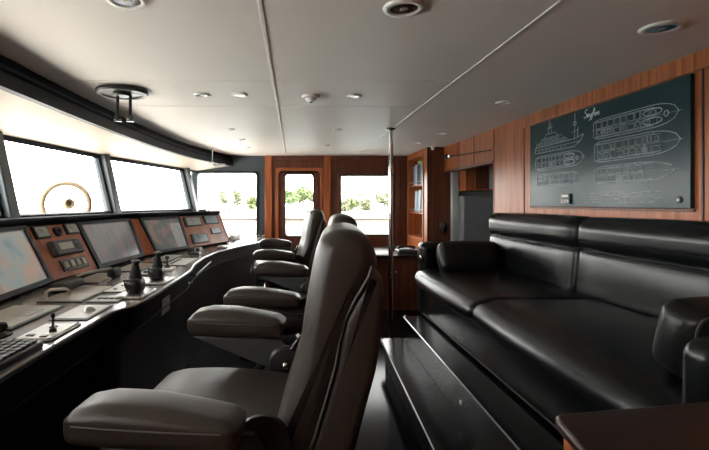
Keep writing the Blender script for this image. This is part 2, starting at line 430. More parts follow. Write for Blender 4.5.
# raised platform: two steps
lo = [(.764,3.95), (.80,4.0), (2.0,4.0), (2.0,1.06), (.628,1.06)]
hi = [(.962,3.94), (.99,4.0), (2.0,4.0), (2.0,1.06), (.895,1.06)]
struct('floor_platform_lower', MB().prism(lo, .17, .20), 'step', bevel=.006)
struct('floor_platform_riser', MB().prism([(x+(.03 if x < 1.5 else 0), y-(.03 if y > 3.5 else 0)) for x, y in lo], 0, .17), 'console_black')
struct('floor_platform_upper', MB().prism(hi, .20, .40), 'step', bevel=.006)
struct('trim_29', MB().tube([(.628,1.08,.2), (.764,3.95,.2), (.80,4.0,.2)], .0045), 'steel')
struct('trim_30', MB().tube([(.895,1.08,.4), (.962,3.94,.4), (.99,4.0,.4)], .0045), 'steel')
o = MB().lathe([(0, .006), (.012, .006), (.016, .0)], (.927, 2.5, .29), (-1, 0, 0)).build('step_light', 'plate_white')
tag(o, 'tiny round white step light set in the riser of the upper black step', 'step light')

# outside: side deck, bulwark, foredeck, water, shore, trees
struct('floor_foredeck_bounce', MB().prism([(-2.2,-4), (-2.2,8.6), (-5,8.6), (-8.5,3), (-5,-4)], .35, .42), 'deck')  # unseen foredeck, added pale to bounce sunlight up to soffit and ceiling
struct('floor_side_deck', MB().box(-3, 6, 7.3, 8.6, -.15, -.10), 'deck')
struct('wall_bulwark', MB().box(-3, 7, 8.45, 8.52, -.1, 1.08), 'white')
struct('trim_31', MB().box(-3, 7, 8.41, 8.56, 1.08, 1.112), 'bark', bevel=.01)
struct('floor_water', MB().box(-400, 400, -300, 500, -2.8, -2.7), 'water')
struct('floor_shore', MB().box(-120, 120, 78, 140, -2.7, -.2), 'sand')
def blob_cloud(mb, c, R, n, s, flat=.7):
    for _ in range(n):
        a = random.uniform(0, 2*PI); z = random.uniform(-1, 1); rr = R*random.random()**.4; q = math.sqrt(1-z*z)
        p = Vector((c[0]+rr*q*math.cos(a), c[1]+rr*q*math.sin(a), c[2]+rr*z*flat))
        for k in range(2):
            d1 = Vector([random.uniform(-1,1) for _ in range(3)]).normalized()*s; d2 = Vector([random.uniform(-1,1) for _ in range(3)]).normalized()*s*.6
            mb.add([p-d1, p+d2, p+d1, p-d2], [(0,1,2,3)])
    return mb
def tree(x, y, h, R, mat, label):
    t = thing('broadleaf_tree', label, 'tree', (x, y, -.2), 'trees on the far shore')
    MB().tube([(x, y, -.25), (x+.1, y, h*.35), (x, y, h*.6)], [.16, .12, .08], 6).build('trunk', 'bark', t)
    mb = MB(); blob_cloud(mb, (x, y, h-R*.6), R, 420, .28)
    for q in range(4): blob_cloud(mb, (x+random.uniform(-R,R)*.8, y+random.uniform(-1,1), h-R*.8+random.uniform(-.5,.3)*R), R*.6, 160, .25)
    mb.build('foliage', mat, t, smooth=0)
for x, y, h, R, mt, lb in (
    (-.9, 80, 3.6, 1.5, 'foliage', 'bushy green tree seen through the left side of the door glass'),
    (1.7, 88, 4.6, 2.0, 'foliage', 'tallest bushy green tree in the middle of the door glass'),
    (4.2, 96, 3.5, 1.4, 'foliage2', 'olive tree at the right edge of the door glass'),
    (-11.5, 80, 4.0, 2.2, 'foliage2', 'pale tree in the middle of the port window behind the console'),
    (-8.2, 90, 2.6, 1.5, 'foliage', 'low tree right of the pale one in the window behind the console'),
    (8.6, 84, 2.0, 1.5, 'foliage2', 'low olive bush at the left end of the window by the desk'),
    (11.6, 90, 2.3, 1.5, 'foliage', 'low green bush left of centre in the window by the desk'),
    (15.3, 96, 2.2, 1.6, 'foliage2', 'olive bush right of centre in the window by the desk'),
    (16.8, 84, 3.4, 1.7, 'foliage2', 'taller tree at the right end of the window by the desk')):
    tree(x, y, h, R, mt, lb)
def palm(x, y, h, label):
    t = thing('palm_tree', label, 'tree', (x, y, -.2), 'palms on the far shore')
    MB().tube([(x, y, -.25), (x+.15, y, h*.5), (x, y, h)], [.22, .15, .12], 6).build('trunk', 'bark', t)
    mb = MB()
    for k in range(14):
        a = 2*PI*k/14; e = random.uniform(-.1, .7); L = 1.3; prev = Vector((x, y, h))
        for j in range(4):
            dirv = Vector((math.cos(a)*math.cos(e), math.sin(a)*math.cos(e), math.sin(e))); nx = prev+dirv*L/4; sd = Vector((-math.sin(a), math.cos(a), 0))*.22*(1-j/5)
            dn = Vector((0, 0, -.12))
            mb.add([prev-sd+dn, prev, nx, nx-sd+dn], [(0,1,2,3)]); mb.add([prev+sd+dn, prev, nx, nx+sd+dn], [(0,1,2,3)])
            prev = nx; e -= .45
    mb.build('fronds', 'foliage', t, smooth=0)
palm(11.7, 80, 3.0, 'palm standing left of centre in the window by the desk')
palm(14.7, 80, 3.3, 'palm standing right of centre in the window by the desk')
palm(9.4, 80, 2.6, 'palm at the left end of the window by the desk')
palm(-15.2, 80, 2.9, 'palm at the left of the port window behind the console')

# ------------------------------------------------------------------ console
BT = [(-1.18,.40), (-1.30,1.20), (-1.40,1.95), (-1.452,2.70), (-1.40,3.20), (-1.342,4.00), (-1.28,4.15), (-1.097,4.70), (-.81,5.54)]
TP = [(-1.36,.40), (-1.48,1.20), (-1.58,1.95), (-1.632,2.70), (-1.58,3.20), (-1.51,4.09), (-1.45,4.13), (-1.237,4.80), (-.93,5.50)]
PB, PT, WT = EZ-.475, EZ-.125, EZ-.49      # panel bottom / panel top / worktop height
def pp(i, s, t, h=0):
    a = Vector((*BT[i], PB)); b = Vector((*BT[i+1], PB)); c = Vector((*TP[i], PT)); e = Vector((*TP[i+1], PT))
    n = (b-a).cross(c-a).normalized()
    if n.x < 0: n = -n
    return a.lerp(b, s).lerp(c.lerp(e, s), t) + n*h
def pbox(mb, i, s0, s1, t0, t1, h0, h1, ins=0):
    lo_ = [pp(i,s0,t0,h0), pp(i,s1,t0,h0), pp(i,s1,t1,h0), pp(i,s0,t1,h0)]
    ds, dt = (s1-s0)*ins, (t1-t0)*ins
    hi_ = [pp(i,s0+ds,t0+dt,h1), pp(i,s1-ds,t0+dt,h1), pp(i,s1-ds,t1-dt,h1), pp(i,s0+ds,t1-dt,h1)]
    return mb.hexa(lo_+hi_)
con = thing('helm_console', 'long curved helm console in black and mahogany below the front windows', 'console', (-1.2, 3, 0))
FRONT = [(-.90,.40), (-.83,1.25), (-.822,2.03), (-.80,2.10), (-.765,2.17), (-.755,2.30), (-.755,3.30), (-.80,3.62), (-.815,4.10), (-.77,4.60), (-.64,5.05), (-.46,5.60), (-.41,6.10), (-.45,6.93)]
back = [(-1.38,6.93), (-1.40,6.6), (-1.0,5.75)]
top_poly = FRONT + back + [(x-.02, y) for x, y in BT[::-1]]
MB().prism(top_poly, WT-.028, WT).build('worktop', 'worktop', con, bevel=.006)
edge = MB().tube([(x-.006, y, WT-.016) for x, y in FRONT], .012, 8)
edge.build('worktop_edge', 'console_black', con)
def shift(pl, d): return [(x-d, y) for x, y in pl]
MB().prism(shift(FRONT, .025)+shift(back, -.02)+[(x+.02, y) for x, y in BT[::-1]], WT-.135, WT-.028).build('apron', 'console_black', con)
MB().prism([(x-.12, y-(.1 if y > 6.5 else 0)) for x, y in FRONT]+shift(back, -.05)+[(x+.05, y) for x, y in BT[::-1]], 0, WT-.135).build('base_cabinet', 'console_black', con)
MB().tube([(x-.022, y, WT-.137) for x, y in FRONT[:11]], .0035, 6).build('apron_bead', 'console_black', con)
# instrument board: carcass and facing
cb = MB()
for i in range(len(BT)-1):
    a, b, c_, e = [Vector((*q, PB)) for q in (BT[i], BT[i+1])] + [Vector((*q, PT)) for q in (TP[i], TP[i+1])]
    n = pp(i,.5,.5,1)-pp(i,.5,.5,0)
    cb.hexa([a-n*.05, b-n*.05, b, a, c_-n*.05, e-n*.05, e, c_])
cb.build('instrument_board', 'console_black', con, smooth=0)
# dashboard ledge to the window sill, dark padded nosing
led = MB(); A = [(x-.005, y) for x, y in TP]; 
LA = [(-1.36,.40), (-1.48,1.20), (-1.58,1.95), (-1.632,2.70), (-1.58,3.20), (-1.51,4.09), (-1.45,4.13), (-1.237,4.80), (-.93,5.50)]
LB = [(-1.86,.40), (-1.99,1.20), (-2.02,1.95), (-2.0,2.70), (-1.98,3.20), (-1.90,4.09), (-1.89,4.13), (-1.82,4.80), (-1.66,5.50)]
curved_wall(led, LA, LB, PT+.0, EZ-.104)
led.build('dash_ledge', 'matte_dark', con)
MB().tube([(x+.012, y, PT+.012) for x, y in TP], .021, 10).build('nosing', 'matte_dark', con, smooth=180)
MB().add([(*BT[-1], PB), (*TP[-1], PT+.02), (-1.66, 5.5, PT+.02), (-1.5, 5.9, PB)], [(0,1,2,3)]).build('end_panel', 'mahogany_h', con)
# wood facings
WOODS = [(0,0,1), (1,0,1), (3,0,1), (5,0,1), (7,0,1)]
for i, s0, s1 in WOODS:
    pbox(MB(), i, s0+.005, s1-.005, .01, .93, 0, .012).build('wood_facing', 'mahogany_h', con, bevel=.003)
MB().tube([pp(7,1,0,.008), pp(7,1,.96,.008)], .012, 8).build('end_bead', 'mahogany', con)
# displays
def display(i, s0, s1, t0, t1, scr, label, side=False):
    t = thing('chart_display', label, 'display', tuple(pp(i,.5,0,0)), 'displays in the helm console')
    f = MB(); ws, wt = .055*(s1-s0), .075
    H = .022
    pbox(f, i, s0, s1, t0, t0+wt, 0, H); pbox(f, i, s0, s1, t1-wt*.8, t1, 0, H)
    pbox(f, i, s0, s0+ws, t0, t1, 0, H); pbox(f, i, s1-ws, s1, t0, t1, 0, H)
    f.build('bezel', 'slate_dark', t, bevel=.003)
    e = s1-ws if not side else s0+(s1-s0)*.66
    pbox(MB(), i, s0+ws*.9, e, t0+wt*.9, t1-wt*.7, 0, .012).build('screen', scr, t, smooth=0)
    if side:
        pbox(MB(), i, e, s1-ws, t0+wt*.9, t1-wt*2.4, 0, .0125).build('data_column', 'scr_side', t, smooth=0)
        pbox(MB(), i, e, s1-ws, t1-wt*2.4, t1-wt*.7, 0, .012).build('screen', scr, t, smooth=0)
    return t
display(2, .02, .985, .0, .94, 'scr_chart', 'nearest console screen with a pale pink and teal chart')
display(4, .01, .99, .0, .94, 'scr_radar', 'middle console screen, grey picture with faint red traces')
display(6, .01, .99, .0, .94, 'scr_map', 'farthest console screen with a dark map and pale column at right', True)
# gauges, dials on the wood panels
def gauge(i, s0, s1, t0, t1, face, label, H=.03):
    t = thing('square_gauge', label, 'gauge', tuple(pp(i,(s0+s1)/2,t0,.012)), 'square gauges on the wood panels')
    pbox(MB(), i, s0, s1, t0, t1, .011, H, .04).build('housing', 'plastic_black', t, bevel=.003)
    ds, dt = (s1-s0)*.12, (t1-t0)*.13
    f = pbox(MB(), i, s0+ds, s1-ds, t0+dt, t1-dt, H-.002, H+.0015).build('dial_face', face, t, smooth=0)
    c = pp(i, (s0+s1)/2, (t0+t1)/2, H+.0015); e = pp(i, s0+ds*2, t1-dt*2, H+.0015); n = (pp(i,.5,.5,1)-pp(i,.5,.5,0))
    MB().tube([c+n*.001, e+n*.001], .0012, 5).build('needle', 'rubber', t)
gauge(3, .05, .34, .70, .92, 'dial', 'pale square gauge at top left of the nearer wood panel')
gauge(3, .68, .97, .72, .92, 'dial', 'pale square gauge at top right of the nearer wood panel')
gauge(7, .04, .46, .60, .90, 'dial', 'grey gauge at top left of the far wood panel')
gauge(7, .50, .90, .62, .92, 'dial_blue', 'bluish gauge at top right of the far wood panel')
gauge(7, .08, .48, .08, .38, 'dial_blue', 'dark gauge at bottom left of the far wood panel')
gauge(7, .58, .86, .30, .50, 'dial', 'smallest gauge, at lower right of the far wood panel')
n3 = pp(3,.5,.5,1)-pp(3,.5,.5,0)
t = thing('rotary_dial', 'round black dial between the two pale square gauges', 'dial', tuple(pp(3,.51,.80,.012)))
MB().lathe([(0,.0),(.036,.0),(.036,.012),(.030,.020),(.0,.020)], pp(3,.51,.80,.01), n3).build('bezel_ring', 'plastic_black', t)
MB().lathe([(0,.0),(.016,.0),(.014,.022),(.0,.024)], pp(3,.51,.80,.028), n3).build('knob', 'plastic_grey', t)
t = thing('autopilot_unit', 'grey boxed control unit with a small lit window on the nearer wood panel', 'control unit', tuple(pp(3,.5,.36,.012)))
pbox(MB(), 3, .20, .84, .36, .64, .011, .045, .06).build('housing', 'plastic_grey', t, bevel=.006)
pbox(MB(), 3, .32, .60, .45, .57, .044, .047).build('display_window', 'lcd', t, smooth=0)
for k in range(3): pbox(MB(), 3, .66, .76, .42+.07*k, .46+.07*k, .044, .049).build('button', 'plastic_black', t)
t = thing('switch_row', 'row of four pale rocker switches below the grey control unit', 'switches', tuple(pp(3,.5,.12,.012)))
pbox(MB(), 3, .26, .82, .10, .30, .011, .022).build('switch_plate', 'plastic_black', t, bevel=.002)
for k in range(4): pbox(MB(), 3, .29+.13*k, .38+.13*k, .13, .27, .021, .032, .1).build('rocker', 'lcd', t, bevel=.002)

# things lying or mounted on the worktop
def plate(name, label, cat, x0, x1, y0, y1, mat, h=.008, z=WT):
    t = thing(name, label, cat, ((x0+x1)/2, (y0+y1)/2, z))
    MB().box(x0, x1, y0, y1, z, z+h*.7).build('base_plate', 'plastic_black', t, bevel=.002)
    MB().box(x0+.012, x1-.012, y0+.016, y1-.016, z+h*.6, z+h).build('face_plate', mat, t, bevel=.001)
    return t
t = thing('keyboard', 'black keyboard at the near end of the worktop', 'keyboard', (-.925, 1.31, WT))
MB().rbox((-.925, 1.31, WT+.012), (.15, .44, .024), .006, 2, 3).build('keyboard_base', 'plastic_black', t)
ks = MB()
for a in range(5):
    for b in range(14):
        ks.rbox((-.925-.052+.026*a, 1.31-.196+.030*b, WT+.027), (.021, .025, .009), .003, 1, 1)
o = ks.build('keys', 'plastic_grey', t); o['kind'] = 'stuff'
t = plate('joystick_panel', 'white square panel with a small black joystick near the keyboard', 'joystick', -1.0, -.855, 1.58, 1.81, 'plate_white', .01)
MB().lathe([(0,0),(.014,0),(.012,.012),(.005,.018),(.004,.05),(.008,.058),(.007,.07),(0,.073)], (-.90, 1.68, WT+.009)).build('stick', 'plastic_black', t)
for x, y in ((-.955,1.63), (-.93,1.74), (-.90,1.62)): MB().box(x-.012, x+.012, y-.01, y+.01, WT+.009, WT+.014).build('button', 'plastic_black', t)
for x, y in ((-.99,1.59), (-.865,1.59), (-.865,1.80)): MB().lathe([(0,.004),(.005,.003),(.006,0)], (x, y, WT+.01)).build('screw', 'plastic_black', t)
t = plate('trackball_panel', 'beige panel with a grey trackball behind the white joystick panel', 'trackball', -1.02, -.86, 1.87, 2.14, 'plate', .008)
MB().lathe([(.03,0),(.026,.008),(.022,.012),(.017,.018),(.008,.023),(0,.024)], (-.92, 2.02, WT+.006)).build('ball', 'steel', t)
t = plate('control_plate', 'beige framed plate next to the nearest screen', 'control plate', -1.32, -1.08, 1.72, 2.12, 'plate', .012)
MB().box(-1.20, -1.12, 1.90, 2.02, WT+.011, WT+.015).build('inner_frame', 'dial', t, bevel=.001)
t = thing('red_lever', 'red lever with a round black knob at the left edge of the worktop', 'lever', (-1.11, 1.72, WT))
MB().box(-1.16, -1.05, 1.42, 1.68, WT, WT+.006).build('slot_plate', 'plastic_black', t)
MB().tube([(-1.10, 1.48, WT+.012), (-1.10, 1.67, WT+.022)], .009, 8).build('lever_arm', 'red', t)
MB().lathe([(0,0),(.012,.002),(.02,.012),(.022,.022),(.018,.034),(0,.04)], (-1.10, 1.69, WT+.004)).build('knob', 'rubber', t)
t = plate('instrument_tray', 'grey tray with a dark border behind the beige plate', 'tray', -1.26, -1.04, 2.20, 2.62, 'plate', .01)
MB().tube([(-1.235,2.24,WT+.008), (-1.235,2.24,WT+.045), (-1.22,2.255,WT+.055), (-1.16,2.28,WT+.055), (-1.145,2.29,WT+.045), (-1.145,2.29,WT+.008)], .008, 8).build('pull_handle', 'plate_white', t)
o = MB().rbox((-1.27, 2.52, WT+.03), (.10, .24, .06), .029, 3, 3).build('handset', 'rubber'); tag(o, 'black radio handset lying at the foot of the wood panel', 'handset')
for v in o.data.vertices: pass
t = plate('chart_plotter_plate', 'pale cream plate with a long bar grip at the foot of the middle screen', 'plate', -1.36, -1.18, 2.72, 3.10, 'plate', .01)
MB().tube([(-1.33,2.76,WT+.008), (-1.33,2.76,WT+.04), (-1.31,2.79,WT+.05), (-1.24,3.03,WT+.05), (-1.23,3.05,WT+.04), (-1.23,3.05,WT+.008)], .009, 8).build('bar_grip', 'lcd', t)
t = plate('small_button_panel', 'dark framed button panel left of the front engine throttle', 'button panel', -1.02, -.86, 2.20, 2.36, 'dial', .008)
for k in range(4): MB().box(-.99+.03*k, -.97+.03*k, 2.26, 2.29, WT+.007, WT+.012).build('button', 'plastic_black', t)
def throttle(y, x, label, s=1.0):
    t = thing('throttle_lever', label, 'throttle', (x, y, WT), 'engine throttles')
    MB().rbox((x, y, WT+.008), (.15, .24, .016), .007, 2, 3).build('base_plate', 'steel', t)
    MB().rbox((x, y, WT+.05), (.085, .12, .09), .035, 4, 3).build('gear_housing', 'plastic_black', t)
    MB().lathe([(0,0),(.030,0),(.034,.02),(.026,.05),(.020,.075),(.014,.085)], (x, y, WT+.075)).build('boot', 'rubber', t)
    MB().lathe([(.0,0),(.016,0),(.018,.012),(.024,.020),(.024,.026),(.016,.032),(0,.034)], (x+.002, y, WT+.155)).build('lever_knob', 'plastic_grey', t)
    MB().tube([(x-.03, y-.06, WT+.05), (x-.03, y-.085, WT+.09), (x+.03, y-.085, WT+.09), (x+.03, y-.06, WT+.05)], .006, 6).build('trim_grip', 'plastic_black', t)
    return t
throttle(2.40, -.845, 'nearer black throttle lever on the worktop')
throttle(2.80, -.85, 'farther black throttle lever behind the first one')
t = plate('engine_start_panel', 'silver panel with a dark border just beyond the throttles', 'panel', -1.06, -.93, 2.45, 2.95, 'plate_white', .007)
for k in range(4): MB().lathe([(0,.006),(.010,.005),(.011,0)], (-1.0, 2.52+.11*k, WT+.006)).build('button', 'plastic_black', t)
t = thing('thruster_joystick', 'small black thruster joystick on a white base past the throttles', 'joystick', (-.93, 3.30, WT))
MB().rbox((-.93, 3.30, WT+.008), (.10, .12, .016), .006, 2, 2).build('base_plate', 'plate_white', t)
MB().lathe([(0,0),(.024,0),(.018,.018),(.006,.03),(.006,.06),(.016,.068),(.014,.085),(0,.09)], (-.93, 3.30, WT+.015)).build('stick', 'plastic_black', t)
t = plate('alarm_panel', 'silver alarm panel on the worktop below the far screen', 'panel', -1.02, -.84, 3.50, 3.95, 'plate_white', .008)
for k in range(5): MB().box(-.99, -.96, 3.55+.07*k, 3.59+.07*k, WT+.007, WT+.011).build('button', 'plastic_black', t)
t = thing('desk_microphone', 'small dark microphone on the worktop before the far gauges', 'microphone', (-.93, 4.25, WT))
MB().rbox((-.93, 4.25, WT+.014), (.09, .12, .028), .012, 2, 2).build('base', 'plastic_black', t)
MB().tube([(-.93,4.25,WT+.02), (-.94,4.25,WT+.08), (-.92,4.22,WT+.10)], .006, 6).build('stem', 'steel', t)
o = MB().rbox((-1.0, 4.55, WT+.02), (.12, .16, .04), .012, 2, 2).build('junction_box', 'plastic_grey'); tag(o, 'small grey box in front of the far wood panel', 'box')
o = MB().rbox((-.78, 4.90, WT+.012), (.10, .18, .024), .01, 2, 2).build('calculator', 'dial'); tag(o, 'flat grey device lying on the far stretch of worktop', 'device')
t = thing('rolled_chart', 'white rolled paper leaning past the end of the far wood panel', 'paper roll', (-.86, 5.85, WT))
mr = MB()
for k in range(3):
    mr.tube([(-.95+.07*k, 5.66+.1*k, WT+.035), (-.93+.07*k, 6.1, WT+.04-.01*k), (-.88+.05*k, 6.35, WT+.035)], .033, 12)
mr.build('paper', 'paper', t)
MB().tube([(-.90, 5.74, WT+.05), (-.93, 5.80, WT+.15), (-1.0, 5.84, WT+.17), (-1.06, 5.86, WT+.05)], .035, 10).build('curled_sheet', 'paper', t)
plate('radio_panel', 'beige framed panel at the foot of the middle screen, beyond the bar grip', 'panel', -1.30, -1.10, 3.20, 3.62, 'plate')
t = plate('dimmer_panel', 'narrow dark framed panel behind the small thruster joystick', 'panel', -1.08, -.98, 3.04, 3.44, 'dial')
for k in range(3): MB().lathe([(0,.014),(.012,.012),(.014,0)], (-1.03, 3.12+.12*k, WT+.007)).build('knob', 'plastic_black', t)
plate('intercom_panel', 'grey framed panel at the foot of the far screen', 'panel', -1.20, -1.04, 3.72, 4.20, 'dial')
o = MB().rbox((-1.19, 2.98, WT+.03), (.05, .14, .06), .02, 3, 2).build('computer_mouse', 'rubber'); tag(o, 'black mouse on the worktop in front of the bar grip', 'mouse')
# things on the console front
o = MB().hexa([(-.778,2.66,.735), (-.778,2.82,.735), (-.785,2.82,.735), (-.785,2.66,.735), (-.778,2.66,.828), (-.778,2.82,.828), (-.785,2.82,.828), (-.785,2.66,.828)]).build('notice_card', 'dial'); tag(o, 'small grey card fixed to the black console front under the throttles', 'card')
def pull(x, y, z, label):
    t = thing('cabinet_knob', label, 'knob', (x, y, z), 'knobs on the console front')
    MB().lathe([(.010,0),(.006,.006),(.005,.014),(.013,.020),(.013,.026),(0,.03)], (x, y, z), (1,0,0)).build('knob_body', 'chrome', t)
pull(-.78, 3.33, .805, 'chrome knob on the console front right of the grey card')
pull(-.942, 2.55, .66, 'chrome knob low on the console front under the throttles')
t = thing('grab_rail', 'thin grab rail along the console front beyond the grey card', 'rail', (-.76, 3.9, .84))
MB().tube([(-.80,3.42,.85), (-.755,3.44,.845), (-.765,3.75,.845), (-.785,4.25,.845), (-.82,4.27,.85)], .008, 8).build('rail', 'plastic_black', t)

# ------------------------------------------------------------------ helm chairs (face the front windows, -x)
CUSH = [(.140,.717),(.160,.793),(.197,.911),(.230,1.018),(.243,1.106),(.255,1.182),(.268,1.252),(.278,1.290),(.293,1.315),(.320,1.330),(.353,1.334),(.386,1.327),(.411,1.309),(.426,1.279),(.431,1.245),
        (.423,1.219),(.400,1.162),(.374,1.111),(.362,1.056),(.353,1.001),(.323,.893),(.288,.780),(.265,.717)]
SEAM = [(.431,1.245),(.423,1.219),(.400,1.162),(.374,1.111),(.362,1.056),(.353,1.001),(.323,.893),(.288,.780),(.265,.717)]
SHELL = [(x-(.032 if z < 1.2 else .02), z) for x, z in SEAM[::-1]] + [(.440,1.215),(.446,1.157),(.441,1.081),(.425,.981),(.398,.880),(.373,.780),(.355,.705)]
def resample(poly, n=64):
    P = [Vector(p) for p in poly]; m = len(P); out = []
    for i in range(m):
        p0, p1, p2, p3 = P[i-1], P[i], P[(i+1)%m], P[(i+2)%m]
        k = 3
        for j in range(k):
            t = j/k; q = .5*((2*p1)+(-p0+p2)*t+(2*p0-5*p1+4*p2-p3)*t*t+(-p0+3*p1-3*p2+p3)*t**3); out.append((q.x, q.y))
    return out
def make_chair(label):
    t = thing('helm_chair', label, 'chair', (0,0,0), 'brown leather helm chairs')
    MB().slab(resample(CUSH), -.25, .25, .046, .075, 8).build('backrest', 'leather', t, smooth=60)
    MB().slab(SHELL, -.247, .247, .026, .03, 5).build('back_shell', 'leather', t, smooth=60)
    for sy in (-1, 1):
        MB().tube([(x-(.028 if z < 1.2 else .018), sy*.246, z) for x, z in SEAM], .004, 6).build('piping', 'thread', t)
    # seat: crowned, with rounded nose
    def sw(p):
        f = (p.x+.25)/.5
        z = p.z + .022*math.cos(p.x/.25*1.3) - (.03*max(0, (-p.x-.16)/.09)**2 if p.z > 0 else 0)
        return (p.x, p.y, z)
    st = MB().rbox((-.045, 0, .725), (.53, .50, .14), .06, 4, 8, puff=.012, warp=sw).build('seat', 'leather', t, smooth=180)
    MB().tube([(-.298, y, .745-.05*abs(y/.24)**4) for y in [k*.03 for k in range(-8, 9)]], .0035, 6).build('piping', 'thread', st)
    MB().rbox((-.02, 0, .635), (.44, .44, .05), .015, 2, 2).build('seat_pan', 'plastic_black', t)
    for sy, zt in ((-1, .945), (1, 1.0)):
        AL = .40 if sy < 0 else .36
        def aw(p, AL=AL):
            f = (p.x+AL/2)/AL                                   # 0 front, 1 back
            dz = -.004*f + (-.008*f - .020*max(0, f-.5)/.5 - .026*max(0, (.26-f)/.26)**2)*max(0, min(1, p.z/.04))
            return (p.x, p.y, p.z+dz)
        cx, cy = (-.092 if sy < 0 else -.045), sy*.335
        a = MB().rbox((cx, cy, zt-.048), (AL, .135, .098), .030, 4, 6, puff=.006, warp=aw).build('armrest', 'leather', t, smooth=180)
        for q in (-1, 1):
            MB().tube([(cx+dx, cy+q*(.0685+.0062*(1-(2*dx/AL)**2)), zt-.048+.006-.004*((dx+AL/2)/AL)) for dx in [(-.5+.1*k)*(AL-.062) for k in range(11)]], .0022, 6).build('piping', 'thread', a)
        # bracket plate from the arm down to the pivot
        y = sy*.285
        br = MB(); pl = [(-.20, zt-.097), (.13, zt-.10), (.165, zt-.16), (.16, .80), (.07, .80)]
        n = len(pl)
        br.add([(x, y-.012, z) for x, z in pl]+[(x, y+.012, z) for x, z in pl], [tuple(range(n)), tuple(range(n,2*n))[::-1]]+[(i,(i+1)%n,n+(i+1)%n,n+i) for i in range(n)])
        br.build('arm_bracket', 'plastic_grey', t, bevel=.004)
        inn = -sy
        hb = MB().lathe([(0,0),(.066,0),(.068,.010),(.058,.020),(.030,.024),(0,.024)], (.150, sy*.272, .815), (0, inn, 0)).build('pivot_hub', 'plastic_black', t)
        MB().lathe([(0,0),(.012,0),(.013,.006),(.008,.012),(0,.013)], (.150, sy*.272+inn*.023, .815), (0, inn, 0), 14).build('bolt', 'chrome', hb)
        if sy < 0: continue
        kb = MB().tube([(.165, sy*.262, .87), (.185, sy*.262, .90), (.195, sy*.262, .915)], .007, 8); kb.lathe([(0,0),(.012,.002),(.014,.012),(.009,.022),(0,.024)], (.190, sy*.262, .905), (.6,0,1), 12)
        kb.build('recline_lever', 'chrome', t)
    MB().lathe([(.17,0),(.17,.012),(.12,.03),(.065,.05),(.06,.40),(.075,.42),(.075,.46),(.13,.50),(.15,.65)], (0,0,0)).build('pedestal', 'plastic_black', t)
    fr = MB().tube([(-.06, -.13, .46), (-.30, -.13, .24), (-.42, -.13, .22), (-.42, .13, .22), (-.30, .13, .24), (-.06, .13, .46)], .013, 8)
    fr.box(-.42, -.30, -.13, .13, .225, .24)
    fr.build('footrest', 'plastic_grey', t)
    return t
ch1 = make_chair('nearest brown leather helm chair, its armrest filling the bottom of the view')
ch2 = copy_tree(ch1); ch2['label'] = 'middle brown leather helm chair, behind the nearest one'
ch3 = copy_tree(ch1); ch3['label'] = 'farthest brown leather helm chair, in front of the door'
ch1.location = (-.20, 1.38, 0); ch1.rotation_euler.z = math.radians(-5)
ch2.location = (-.060, 2.74, 0); ch2.rotation_euler.z = math.radians(-3)
ch3.location = (-.135, 4.75, 0); ch3.rotation_euler.z = math.radians(5)

# ------------------------------------------------------------------ sofa
sofa = thing('sofa', 'long black leather sofa on the raised platform below the ship drawings', 'sofa', (1.55, 2.7, .4))
MB().rbox((1.56, 2.60, .54), (.84, 3.0, .28), .03, 2, 4).build('base', 'leather_black', sofa)
MB().tube([(1.139, 1.10, .425), (1.139, 4.08, .425)], .004, 6).build('piping', 'thread', sofa)
def seatw(p):
    f = (p.x+.38)/.76
    dz = -.03*f if False else 0
    return (p.x - (.02 if p.x < -.3 else 0)*(1 if p.z > 0 else 0), p.y, p.z + dz - (.05*max(0, (-p.x-.24)/.14)**2 if p.z > 0 else 0))
for y0, y1 in ((1.225, 2.655), (2.665, 3.935)):
    c = MB().rbox((1.45, (y0+y1)/2, .755), (.78, y1-y0, .165), .042, 4, 8, puff=.014, warp=seatw).build('seat_cushion', 'leather_black', sofa, smooth=180)
    MB().tube([(1.072, y0+.05, .712), (1.072, y1-.05, .712)], .0035, 6).build('piping', 'thread', c)
for y0, y1 in ((1.225, 2.835), (2.845, 4.12)):
    def bw_(p): return (p.x + .06*(p.z/.28), p.y, p.z)
    c = MB().rbox((1.865, (y0+y1)/2, .97), (.20, y1-y0, .32), .05, 4, 8, puff=.012, warp=lambda p: (p.x+.10*p.z, p.y, p.z)).build('back_cushion', 'leather_black', sofa, smooth=180)
    MB().rbox((1.872, (y0+y1)/2, 1.205), (.235, y1-y0, .215), .085, 5, 8, puff=.006).build('head_roll', 'leather_black', c, smooth=180)
for y0, y1, xa in ((1.08, 1.225, 1.03), (3.94, 4.12, 1.12)):
    a = MB().rbox(((xa+1.96)/2, (y0+y1)/2, .725), (1.96-xa, y1-y0, .65), .055, 4, 4, puff=.008).build('armrest', 'leather_black', sofa, smooth=180)
MB().lathe([(.020,0),(.028,.004),(.030,.012),(.022,.014)], (1.118, 3.96, .905), (-1,-.4,0)).build('chrome_ring', 'chrome', sofa)
def pillow(c, size, rot, label):
    t = MB().rbox((0,0,0), size, min(size)/2*.6, 5, 6, puff=.02).build('throw_pillow', 'leather_wrinkle', smooth=180)
    a, b, q = size[0]/2-.012, size[2]/2-.012, .035
    for yy in (-size[1]/2+.012, size[1]/2-.012):
        loop = []
        for cx, cz, a0 in ((a-q, b-q, 0), (q-a, b-q, PI/2), (q-a, q-b, PI), (a-q, q-b, 1.5*PI)):
            loop += [(cx+q*math.cos(a0+k*PI/8), yy, cz+q*math.sin(a0+k*PI/8)) for k in range(5)]
        MB().tube(loop, .005, 6, closed=True).build('piping', 'thread').parent = t
    t.location = c; t.rotation_euler = rot; tag(t, label, 'pillow', 'black leather pillows on the sofa'); return t
pillow((1.46, 3.80, .945), (.46, .13, .24), (math.radians(-22), 0, 0), 'plump black leather pillow leaning on the far arm of the sofa')
